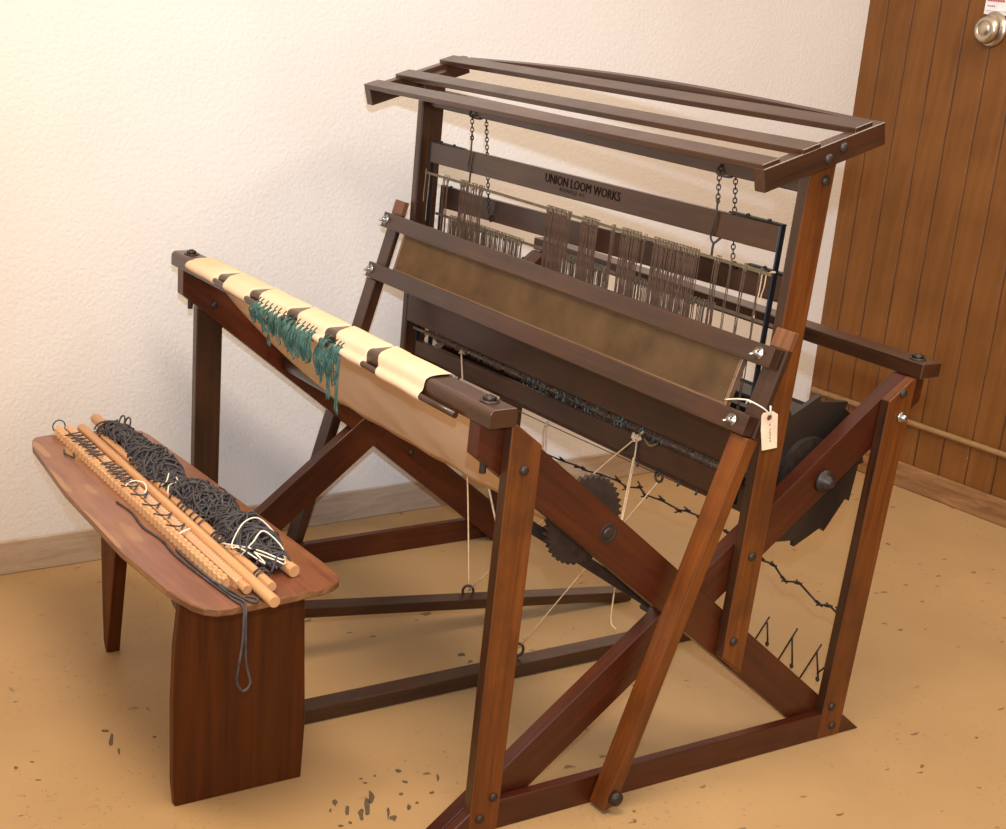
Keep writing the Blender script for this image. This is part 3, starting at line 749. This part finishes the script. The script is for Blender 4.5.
# treadles
def treadle(name, x0, w, ya, za, yb_, zb_, h):
    b = NB(); px(b, [(ya, za), (yb_, zb_), (yb_, zb_-h), (ya, za-h)], x0, x0+w, .0015); return obj(name, b, dark_wood, loom, (0, 1, 0))
treadle('treadle', -.135, .042, -.06, .142, .905, .0245, .022)
treadle('treadle', .0855, .042, -.16, .032, .94, .032, .030)
def eye(x, y, z):
    b = NB(); tube(b, [(x, y, z-.002), (x, y, z+.006)], .002, 6)
    tube(b, [(x+.006*math.sin(t), y+.010*math.sin(t), z+.019+.0135*math.cos(t)) for t in [2*math.pi*k/14 for k in range(14)]], .0030, 7, closed=True); obj('screw_eye', b, iron, loom)
eye(-.148, .470, .0675) if False else eye(-.120, .455, .0695); eye(.098, .437, .032)
# cords
def cord(pts, r=.0016, mat=cord_m, name='cord', k=5):
    b = NB(); tube(b, catmull(pts, k), r, 6); obj(name, b, mat, loom)
K = Vector((.259, .531, .548))
e1 = (-.120, .457, .090); e2 = (.098, .439, .054)
cord([(-.336, .531, .556), (-.334, .5315, .53), (-.235, .505, .31), e1], .0018)
cord([K, (.12, .52, .40), e1], .0015)
cord([K, (.262, .529, .50), (.2715, .513, .39), (.30, .47, .32)], .0016)
cord([(.262, .527, .51), (.272, .510, .38), (.337, .46, .314), (.337, .46, .259), (.340, .46, .2145), (.357, .46, .207)], .0016)
cord([(hx, .545, .478), e2], .0012)
cord([(.370, .12, .534), (.40, .12, .484), (.46, .12, .385)], .0018)
b = NB()
for i in range(26):
    a = [rnd.uniform(-1, 1) for _ in range(9)]
    tube(b, catmull([K+Vector((a[0]*.010, a[1]*.007, a[2]*.007)), K+Vector((a[3]*.010, a[4]*.007, a[5]*.008)), K+Vector((a[6]*.010, a[7]*.007, a[8]*.007))], 3), .0018, 5)
tube(b, catmull([K, K+Vector((.012, -.004, .010)), K+Vector((.021, -.006, .017))], 3), .0024, 6)
K2 = Vector((-.336, .531, .558))
for i in range(12):
    a = [rnd.uniform(-1, 1) for _ in range(6)]
    tube(b, [K2+Vector((a[0]*.008, a[1]*.005, a[2]*.005)), K2+Vector((a[3]*.008, a[4]*.005, a[5]*.006))], .0018, 5)
obj('cord_knot', b, cord_m, loom)
# hanging wire with doubled cord, behind the front right corner
cord([(-.40, .62, .444), (-.1, .62, .449), (.40, .62, .460)], .0011, wire_m, 'tie_wire')
cord([(-.128, .62, .449), (-.134, .62, .43), (-.130, .62, .40), (-.131, .62, .37)], .0016)
cord([(-.128, .62, .449), (-.124, .62, .43), (-.119, .62, .40), (-.121, .62, .37)], .0016)
b = NB()
for i in range(8): tube(b, [(-.128+rnd.uniform(-.007, .007), .62+rnd.uniform(-.004, .004), .449+rnd.uniform(-.006, .006)), (-.128+rnd.uniform(-.007, .007), .62, .449+rnd.uniform(-.006, .006))], .0017, 5)
obj('cord_knot', b, cord_m, loom)
# chain of long twisted wire links between the rear posts
b = NB()
node = [(-.553, .272), (-.5200, .262), (-.4700, .275), (-.4450, .264), (-.4029, .2667), (-.3396, .2702), (-.2821, .2767), (-.2559, .2748), (-.1955, .2847), (-.1357, .2888), (-.1046, .2856), (-.0605, .2984), (-.0411, .2892), (.0141, .2948), (.0701, .2933),
        (.0960, .2990), (.1378, .3018), (.1640, .2960), (.2209, .2989), (.2480, .2890), (.2733, .2899), (.3277, .2768), (.3573, .2804), (.3931, .2581), (.4285, .2702), (.4893, .2468), (.5123, .2565), (.5398, .2476), (.555, .240)]
node = [Vector((x_, .85, z_)) for x_, z_ in node]
for i, (a, c) in enumerate(zip(node, node[1:])): tube(b, [a, c], .0021, 6)
for i, a in enumerate(node[1:-1], 1):
    p, q = node[i-1], node[i+1]; d1 = (p-a).normalized(); d2 = (q-a).normalized(); u_ = Vector((0, 0, 1 if i % 2 else -1))
    tube(b, [a-d1*.008+u_*.002, a+u_*.0035, a+d1*.010+u_*.002], .0021, 5)
    tube(b, [a-d2*.007-u_*.001, a-d2*.002+u_*.005, a-d2*.012+u_*.007], .0020, 5)
obj('wire_link_chain', b, iron, loom)
b = NB()
for x0, z0, x1, z1, x2, z2, x3, z3 in ((.2840, .128, .3010, .168, .2960, .156, .3080, .118), (.3507, .1199, .3723, .1709, .3678, .1567, .3798, .1137), (.4194, .1025, .4487, .1786, .4382, .154, .4524, .0976), (.4849, .0986, .514, .1729, .5043, .1553, .5216, .1014)):
    tube(b, [(x0-.006, .85, z0-.015), (x1, .85, z1)], .0019, 6); tube(b, [(x2, .852, z2), (x3, .852, z3)], .0019, 6)
    tube(b, [(x3+.003*math.sin(t), .85, z3+.004*math.cos(t)) for t in [2*math.pi*k/8 for k in range(8)]], .002, 5, closed=True)
tube(b, [(.5181, .85, .1119), (.553, .85, .160)], .0019, 6)
obj('zigzag_wire', b, iron, loom)

# ------------------------------------------------------------ paper tag on the beater
tg = thing('paper_tag', 'cream paper hang tag strung from the lower right of the beater', 'tag', BP(.626, .712, -.004))
E_ = {}
def onview(u, v, yplane=None, xplane=None):
    a = (u-503-PX)/FPX; c = -(v-414.5-PY)/FPX; r = fw+Rr*a+Uu*c
    t = ((xplane-CAM.x)/r.x) if xplane is not None else ((yplane-CAM.y)/r.y)
    return CAM+r*t
tp = [onview(u, v, xplane=.630) for u, v in ((763.5, 413), (772.5, 411.0), (777.5, 414), (776.5, 447.5), (761.8, 450.5), (760.8, 430), (761.5, 416))]
b = NB(); prism(b, tp, (.0008, 0, 0), 0); obj('tag_card', b, tag_m, tg, (0, 0, 1))
c = onview(769.3, 417.3, xplane=.6309)
b = NB(); lathe(b, c, (1, 0, 0), [(.0050, 0), (.0050, .0006), (.0018, .0008), (.0018, .0004)], 16); obj('eyelet', b, brass, tg)
b = NB()
s1 = [onview(725, 399.5, yplane=.430), onview(738, 399, yplane=.424), onview(748, 400.0, yplane=.420)]
s2 = [onview(748, 400.0, yplane=.420), onview(757, 404.5, xplane=.632), onview(765, 409.5, xplane=.636), onview(769.5, 415, xplane=.634)]
tube(b, catmull(s1, 4), .0013, 5); tube(b, catmull(s2, 4), .0013, 5); tube(b, [onview(770.5, 406, xplane=.633), onview(770.5, 415, xplane=.633)], .0014, 5)
tube(b, [onview(746, 403.5, yplane=.42), onview(748, 400, yplane=.42), onview(751, 402.5, yplane=.42)], .0013, 5)
obj('string', b, white_cord, tg)
b = NB()
for i, v in enumerate((424, 428.5, 431.5, 434, 437, 440)):
    q = onview(769.6+(i % 2)*.5, v, xplane=.6312); q2 = onview(770.4, v+1.8, xplane=.6312); bar(b, q, q2, .0003, .0013, side=(1, 0, 0), bev=0)
obj('handwriting', b, ink_m, tg)

# ------------------------------------------------------------ teal threads tied on the apron rod
def tufts(name, label, xs, lens, seed, extra=()):
    rnd = random.Random(seed); b = NB()
    for xx, L in zip(xs, lens):
        for s_ in range(5):
            dx = rnd.uniform(-.014, .014); w = rnd.uniform(.006, .018); l = L*rnd.uniform(.45, 1.08)
            y0, z0 = -.0625, RZ(xx)+.002
            tube(b, catmull([(xx, -.052, z0+.006), (xx+dx*.2, y0, z0+.003), (xx+dx-w/2, y0-.003-rnd.random()*.006, z0-l*.45), (xx+dx-w*.3, y0-.003, z0-l*.9), (xx+dx, y0-.004, z0-l),
                              (xx+dx+w*.4, y0-.003, z0-l*.85), (xx+dx+w/2, y0-.005-rnd.random()*.006, z0-l*.4), (xx+dx*.1, y0, z0+.002)], 4), .0012, 5)
        tube(b, [(xx+.0065*math.sin(t)*.3, -.0548+.0078*math.cos(t), RZ(xx)+.0078*math.sin(t)) for t in [2*math.pi*k/10 for k in range(10)]], .0014, 5, closed=True)
        tube(b, catmull([(xx, -.0575, RZ(xx)+.0075), (xx+.004, -.0575, RZ(xx)+.013), (xx+.011, -.0565, RZ(xx)+.0185)], 3), .0012, 5)
    for xx, L in extra:
        for d in (-.004, .003, .007): tube(b, catmull([(xx+d, -.064, RZ(xx)-.004), (xx+d*.5, -.065, RZ(xx)-L*.5), (xx+d+.002, -.064, RZ(xx)-L*rnd.uniform(.85, 1))], 4), .0012, 5)
    o = obj(name, b, teal_m, None, loc=(xs[0], -.06, .7)); return tag(o, label, 'thread', 'teal thread bundles on the apron rod')
tufts('thread_bundle', 'longer run of teal thread loops tied below the second and third canvas flaps', [-.160, -.148, -.130, -.112, -.094, -.078, -.058, -.040, -.022, -.004, .014, .030, .044, .056], [.028, .034, .036, .040, .042, .040, .044, .046, .046, .050, .052, .054, .056, .046], 2, [(-.10, .062)])
tufts('thread_bundle', 'small teal thread bunch with long tails hanging at the fourth canvas gap', [.095, .106, .130, .142, .152], [.060, .066, .060, .058, .050], 4, [(.128, .092), (.158, .118)])

# ------------------------------------------------------------ bench
SZ = .42
bench = thing('weaving_bench', 'reddish wooden weaving bench holding dowels and grey yarn', 'bench', (-.02, -.30, 0))
seat_pts = [(-.441, -.3985), (-.456, -.388), (-.4622, -.365), (-.4625, -.335), (-.4600, -.280), (-.4560, -.225), (-.4470, -.192), (-.430, -.173), (-.400, -.168), (-.2, -.163), (.1, -.159), (.345, -.157), (.368, -.160), (.388, -.170), (.400, -.186), (.4065, -.21), (.413, -.26), (.418, -.32),
            (.4215, -.375), (.4190, -.398), (.408, -.414), (.385, -.426), (.3215, -.4400), (.15, -.4475), (-.15, -.437), (-.40, -.4115)]
b = NB(); prism(b, [(x, y, SZ-.0002) for x, y in seat_pts], (0, 0, -.0125), .0025, 2)
seat_o = obj('seat', b, seat_wood, bench, (1, 0, 0)); seat_o.data.materials.append(seat_edge)
for p in seat_o.data.polygons:
    if p.normal.z < .5: p.material_index = 1
b = NB()
L = [(-.4055, 0), (-.4105, .05), (-.4125, .20), (-.4100, .30), (-.4020, .38), (-.400, .407)]
Rr_ = [(-.176, .407), (-.176, .345), (-.1700, .23), (-.1630, .115), (-.1655, 0)]
px(b, L+Rr_, .275, .290, .0015); obj('leg_panel', b, panel_wood, bench, (0, 0, 1))
b = NB()
ya, yb2 = -.300, -.272
prism(b, [(-.308, ya, 0), (-.300, ya, 0), (-.291, ya, .05), (-.262, ya, .20), (-.236, ya, .32), (-.220, ya, .407), (-.345, ya, .407), (-.332, ya, .25), (-.326, ya, .10), (-.320, ya, .02)], (0, yb2-ya, 0), .002, 2)
obj('leg', b, panel_wood, bench, (0, 0, 1))
b = NB(); prism(b, [(.276, -.382, .407), (.163, -.382, .407), (.158, -.382, .394), (.170, -.382, .384), (.168, -.382, .374), (.184, -.382, .366), (.186, -.382, .352), (.202, -.382, .346), (.212, -.382, .336), (.24, -.382, .330), (.276, -.382, .330)], (0, .03, 0), .002); obj('bracket', b, black_wood, bench)

# dowels and notched sticks lying on the bench
def dowel(name, label, a, c, r, mat=pale_wood, z=None, zz=None):
    b = NB(); a = Vector((a[0], a[1], (z or SZ+r)+.0002)); c = Vector((c[0], c[1], (zz or z or SZ+r)+.0002))
    d = (c-a).normalized(); L = (c-a).length
    lathe(b, a, d, [(r*.92, 0), (r, .0015), (r, L-.0015), (r*.92, L)], 20)
    o = obj(name, b, mat, None, d, loc=a); return tag(o, label, 'dowel', 'round dowels on the bench') 
dowel('dowel', 'longest pale dowel, projecting furthest past the near end beside the notched sticks', (-.455, -.2920), (.4450, -.3150), .0096)
dowel('dowel', 'thinner pale dowel wound with grey yarn between skein and longest dowel', (-.40, -.2700), (.3900, -.2925), .0086)
dowel('dowel', 'thick pale dowel threaded through the grey skein nearest the wall', (-.504, -.2450), (.3520, -.2330), .0105)
def notched(name, label, a, c, w, h, pitch, rad, end_mat):
    b = NB(); a = Vector((a[0], a[1], SZ+.0002)); c = Vector((c[0], c[1], SZ+.0002)); d = (c-a); L = d.length; d.normalize(); s = Vector((d.y, -d.x, 0))
    # core
    prism(b, [a+s*(-w/2), a+s*(w/2), a+s*(w/2)+Vector((0, 0, h*.8)), a+s*(w*.25)+Vector((0, 0, h)), a+s*(-w*.3)+Vector((0, 0, h*.92)), a+s*(-w/2)+Vector((0, 0, h*.7))], d*L, 0)
    n = int(L/pitch)
    for i in range(n):
        p = a+d*(pitch*(i+.5))
        q = [p+s*(w/2-.001)+d*(rad*math.cos(t)*.96)+s*(rad*.8*math.sin(t)) for t in [math.pi*k/6 for k in range(7)]]
        prism(b, q, Vector((0, 0, h*.86))+s*(-w*.12), 0)
        # saw cut ridges across the top
        q = [p-d*pitch*.36+s*(w/2)+Vector((0, 0, h*.78)), p+d*pitch*.36+s*(w/2)+Vector((0, 0, h*.78)), p+d*pitch*.30+s*(w*.2)+Vector((0, 0, h+.0022)), p-d*pitch*.20+s*(w*.2)+Vector((0, 0, h+.0022))]
        prism(b, q, s*(-w*.45)+d*pitch*.3, 0)
    o = obj(name, b, pale_wood2, None, d, loc=a); tag(o, label, 'notched stick', 'notched sticks on the bench'); return o
notched('notched_stick', 'pale notched stick with large rounded teeth, closest to the front bench edge', (-.462, -.3380), (.348, -.3500), .011, .016, .0175, .0080, None)
notched('notched_stick', 'pale notched stick with fine teeth lying between toothed stick and longest dowel', (-.464, -.3150), (.3600, -.3310), .0165, .0145, .0090, .0030, None)
dowel('dowel', 'short projecting pale dowel under the finely notched stick', (.3605, -.3310), (.3850, -.3320), .0080)
# grey yarn zigzag wound on the sticks
def yarnobj(name, label, paths, r, mat, cat, group=None, n=5):
    b = NB()
    for p in paths: tube(b, p, r, n)
    o = obj(name, b, mat, None, loc=paths[0][0]); return tag(o, label, cat, group)
paths = []
rnd = random.Random(12)
def stickz(x): return SZ+.0265
for x0, x1, st_ in ((-.395, -.245, .0085), (-.215, -.085, .0085)):
    pts = []; i = 0; x = x0
    while x < x1:
        pts.append((x+rnd.uniform(-.002, .002), (-.347 if i % 2 else -.318)+rnd.uniform(-.003, .003), SZ+.0205+rnd.uniform(0, .0015))); x += st_*1.15; i += 1
    paths.append(catmull(pts, 3))
for x0 in (-.095, -.05, .055, .11, .005):
    paths.append(catmull([(x0, -.350, SZ+.018), (x0+.02, -.335, SZ+.0205), (x0+.012, -.322, SZ+.0205), (x0+.034, -.338, SZ+.0205)], 4))
paths.append([(-.468+.0*t, -.334+.013*math.cos(t), SZ+.013+.013*math.sin(t)) for t in [2*math.pi*k/12 for k in range(13)]])
LAB = ['longest dark grey yarn zigzag across the far third of the notched sticks', 'second dark grey yarn zigzag, just short of the white curl on the sticks',
       'loose grey yarn bit beside the white curl on the notched sticks', 'grey yarn bit just past the white curl towards the near end of the sticks', 'grey yarn bit across the middle of the notched sticks',
       'grey yarn bit nearest the near end of the notched sticks', 'grey yarn bit second past the white curl on the sticks', 'small grey yarn ring around the far end of the toothed stick']
for lb, pth in zip(LAB, paths): yarnobj('yarn_lacing', lb, [pth], .0014, grey_yarn, 'yarn', 'grey yarn bits on the notched sticks')
# loose tail of yarn running along and hanging off the near edge
tail = [(-.06, -.372, SZ+.002), (.0, -.367, SZ+.002), (.07, -.375, SZ+.002), (.13, -.368, SZ+.002), (.20, -.373, SZ+.002), (.27, -.371, SZ+.002), (.34, -.366, SZ+.002), (.395, -.362, SZ+.002), (.4245, -.358, SZ+.001), (.4300, -.3592, .40), (.430, -.3600, .363), (.430, -.3650, .3206), (.430, -.3665, .2947), (.430, -.3560, .2784), (.430, -.3440, .2902), (.430, -.3524, .3267), (.430, -.3556, .3959), (.4290, -.3555, .412), (.412, -.350, SZ+.002), (.38, -.357, SZ+.002), (.35, -.3595, SZ+.002), (.30, -.362, SZ+.002), (.24, -.364, SZ+.002), (.18, -.3625, SZ+.002)]
loop2 = [(.33, -.3625, SZ+.004), (.37, -.350, SZ+.002), (.402, -.345, SZ+.003), (.420, -.336, SZ+.002), (.408, -.326, SZ+.002), (.392, -.338, SZ+.002)]
loop3 = [(-.36, -.362, SZ+.002), (-.335, -.368, SZ+.003), (-.31, -.360, SZ+.002), (-.33, -.354, SZ+.003)]
yarnobj('yarn_tail', 'loose grey yarn trailing beside the sticks and looping down over the near bench end', [catmull(tail, 5)], .0021, grey_yarn, 'yarn')
yarnobj('yarn_loop', 'small grey yarn loop on the bench beside the near ends of the dowels', [catmull(loop2, 5)], .0021, grey_yarn, 'yarn')
yarnobj('yarn_loop', 'tiny grey yarn curl on the bench beside the far end of the toothed stick', [catmull(loop3, 4)], .0019, grey_yarn, 'yarn')

# the skein: many long wavy strands and loops
b = NB(); rnd = random.Random(21)
cx = [(-.43, .012, .010), (-.40, .026, .028), (-.33, .036, .034), (-.26, .034, .032), (-.19, .043, .036), (-.12, .042, .038), (-.05, .036, .031), (.01, .044, .040), (.08, .045, .041), (.14, .040, .036), (.20, .046, .046), (.26, .044, .048), (.31, .036, .040), (.335, .018, .022)]
def prof_at(x):
    for (xa, wa, ha), (xb, wb_, hb) in zip(cx, cx[1:]):
        if xa <= x <= xb:
            t = (x-xa)/(xb-xa); q = .74+.10*math.sin(x*31+1.0); return (wa+(wb_-wa)*t)*q, (ha+(hb-ha)*t)*(q-.10)
    return .010, .008
def yc(x): return -.2480+.007*math.sin(x*17)
for i in range(330):
    x0 = rnd.uniform(-.415, .315); Ln = rnd.uniform(.03, .085); ph = rnd.uniform(0, 6.28); wob = rnd.uniform(.15, .95)
    a_ = rnd.uniform(.10, math.pi-.10); pts = []
    tw = rnd.uniform(-1.6, 1.6); rs0 = rnd.uniform(.72, 1.17)
    m_ = 9
    for k in range(m_+1):
        t = k/m_; x = x0+Ln*(t-.5)+.006*math.sin(ph+t*7)
        x = max(-.43, min(.343, x)); w, h = prof_at(x)
        a2 = a_+tw*(t-.5)+.25*math.sin(ph+t*6); a2 = max(.03, min(math.pi-.03, a2))
        rr = rs0+.22*math.sin(ph*2+t*6)
        pts.append((x, yc(x)+w*math.cos(a2)*rr, SZ+.012+h*math.sin(a2)*rr*1.05))
    tube(b, catmull(pts, 2), .0019, 5)
for i in range(110):   # cross loops
    x0 = rnd.uniform(-.40, .33); w, h = prof_at(x0); pts = []; ph = rnd.uniform(-.5, .5); kx = rnd.uniform(-.045, .045); q0 = rnd.uniform(.85, 1.12)
    for k in range(10):
        t = k/9; a2 = .02+(math.pi-.04)*t; rr = q0+.12*math.sin(t*8+i)
        pts.append((max(-.43, min(.346, x0+kx*math.cos(a2)+ph*.01)), yc(x0)+w*math.cos(a2)*rr, SZ+.012+h*math.sin(a2)*rr*1.07))
    tube(b, catmull(pts, 2), .0019, 5)
for x0, y0 in ((-.415, -.222), (-.40, -.216)):
    tube(b, [(x0+.012*math.cos(t), y0+.004*math.sin(t), SZ+.028+.012*math.sin(t)) for t in [2*math.pi*k/12 for k in range(12)]], .0018, 5, closed=True)
# short wraps going down to the thin dowel
for x0 in (-.39, .02, .035, .05, .075, .095, .115, .17, .185, .2, .34, .35):
    yq = -.268-(x0+.4)*.0275
    tube(b, [(x0+.004*math.sin(t), yq+.0122*math.cos(t), SZ+.0100+.0118*math.sin(t)) for t in [2*math.pi*k/12 for k in range(12)]], .0018, 5, closed=True)
# solid core of packed strands
for i in range(44):
    a_ = rnd.uniform(0, math.pi); rr = rnd.uniform(.15, .8); pts = []
    for k in range(30):
        x = -.41+.74*k/29; w, h = prof_at(x); a2 = a_+.5*math.sin(x*16+i)
        pts.append((x, yc(x)+w*rr*math.cos(a2), SZ+.010+h*rr*abs(math.sin(a2))+.004))
    tube(b, pts, .0034, 5)
sk = obj('yarn_skein', b, grey_yarn, None, loc=(0, -.245, SZ)); tag(sk, 'long tangled slate grey skein of yarn heaped on the bench dowels', 'yarn')
# white ties around the skein
def over(x, f, lift=1.32):
    w, h = prof_at(x); a2 = math.pi*(1-f); return (x, yc(x)+w*math.cos(a2)*1.25, SZ+.013+h*math.sin(a2)*lift)
ps = [catmull([over(.275, .02), over(.285, .3), over(.27, .55), over(.295, .8), over(.325, .95)], 5),
      catmull([over(.225, .05), over(.30, .25), over(.335, .5), over(.33, .8)], 5),
      catmull([(.262, -.300, SZ+.026), over(.25, .15), over(.235, .4), over(.225, .62), over(.25, .85)], 5),
      catmull([(.262, -.300, SZ+.026), (.275, -.292, SZ+.03), over(.325, .1), over(.30, .2)], 5),
      catmull([over(.30, .2), over(.335, .35), over(.34, .7), over(.29, .85)], 5)]
yarnobj('white_tie', 'white cord knotted in a criss-cross around the near end of the grey skein', ps, .0014, white_cord, 'cord')
ps = [catmull([(-.085, -.345, SZ+.021), (-.10, -.325, SZ+.0215), (-.085, -.312, SZ+.022), (-.055, -.318, SZ+.022), (-.035, -.330, SZ+.021)], 5),
      catmull([(.150, -.325, SZ+.022), (.156, -.340, SZ+.021), (.160, -.348, SZ+.020)], 4)]
yarnobj('white_tie', 'short white cord curl lying on the middle of the notched sticks', ps, .0017, white_cord, 'cord')
ps = [catmull([over(-.075, .04), over(-.06, .2), over(-.08, .4)], 4), catmull([over(-.03, .04, 1.2), over(-.045, .2, 1.2), over(-.035, .35, 1.2), over(-.06, .45, 1.2)], 4)]
yarnobj('white_tie', 'thin white cord bits caught in the middle of the grey skein', ps, .0013, white_cord, 'cord')
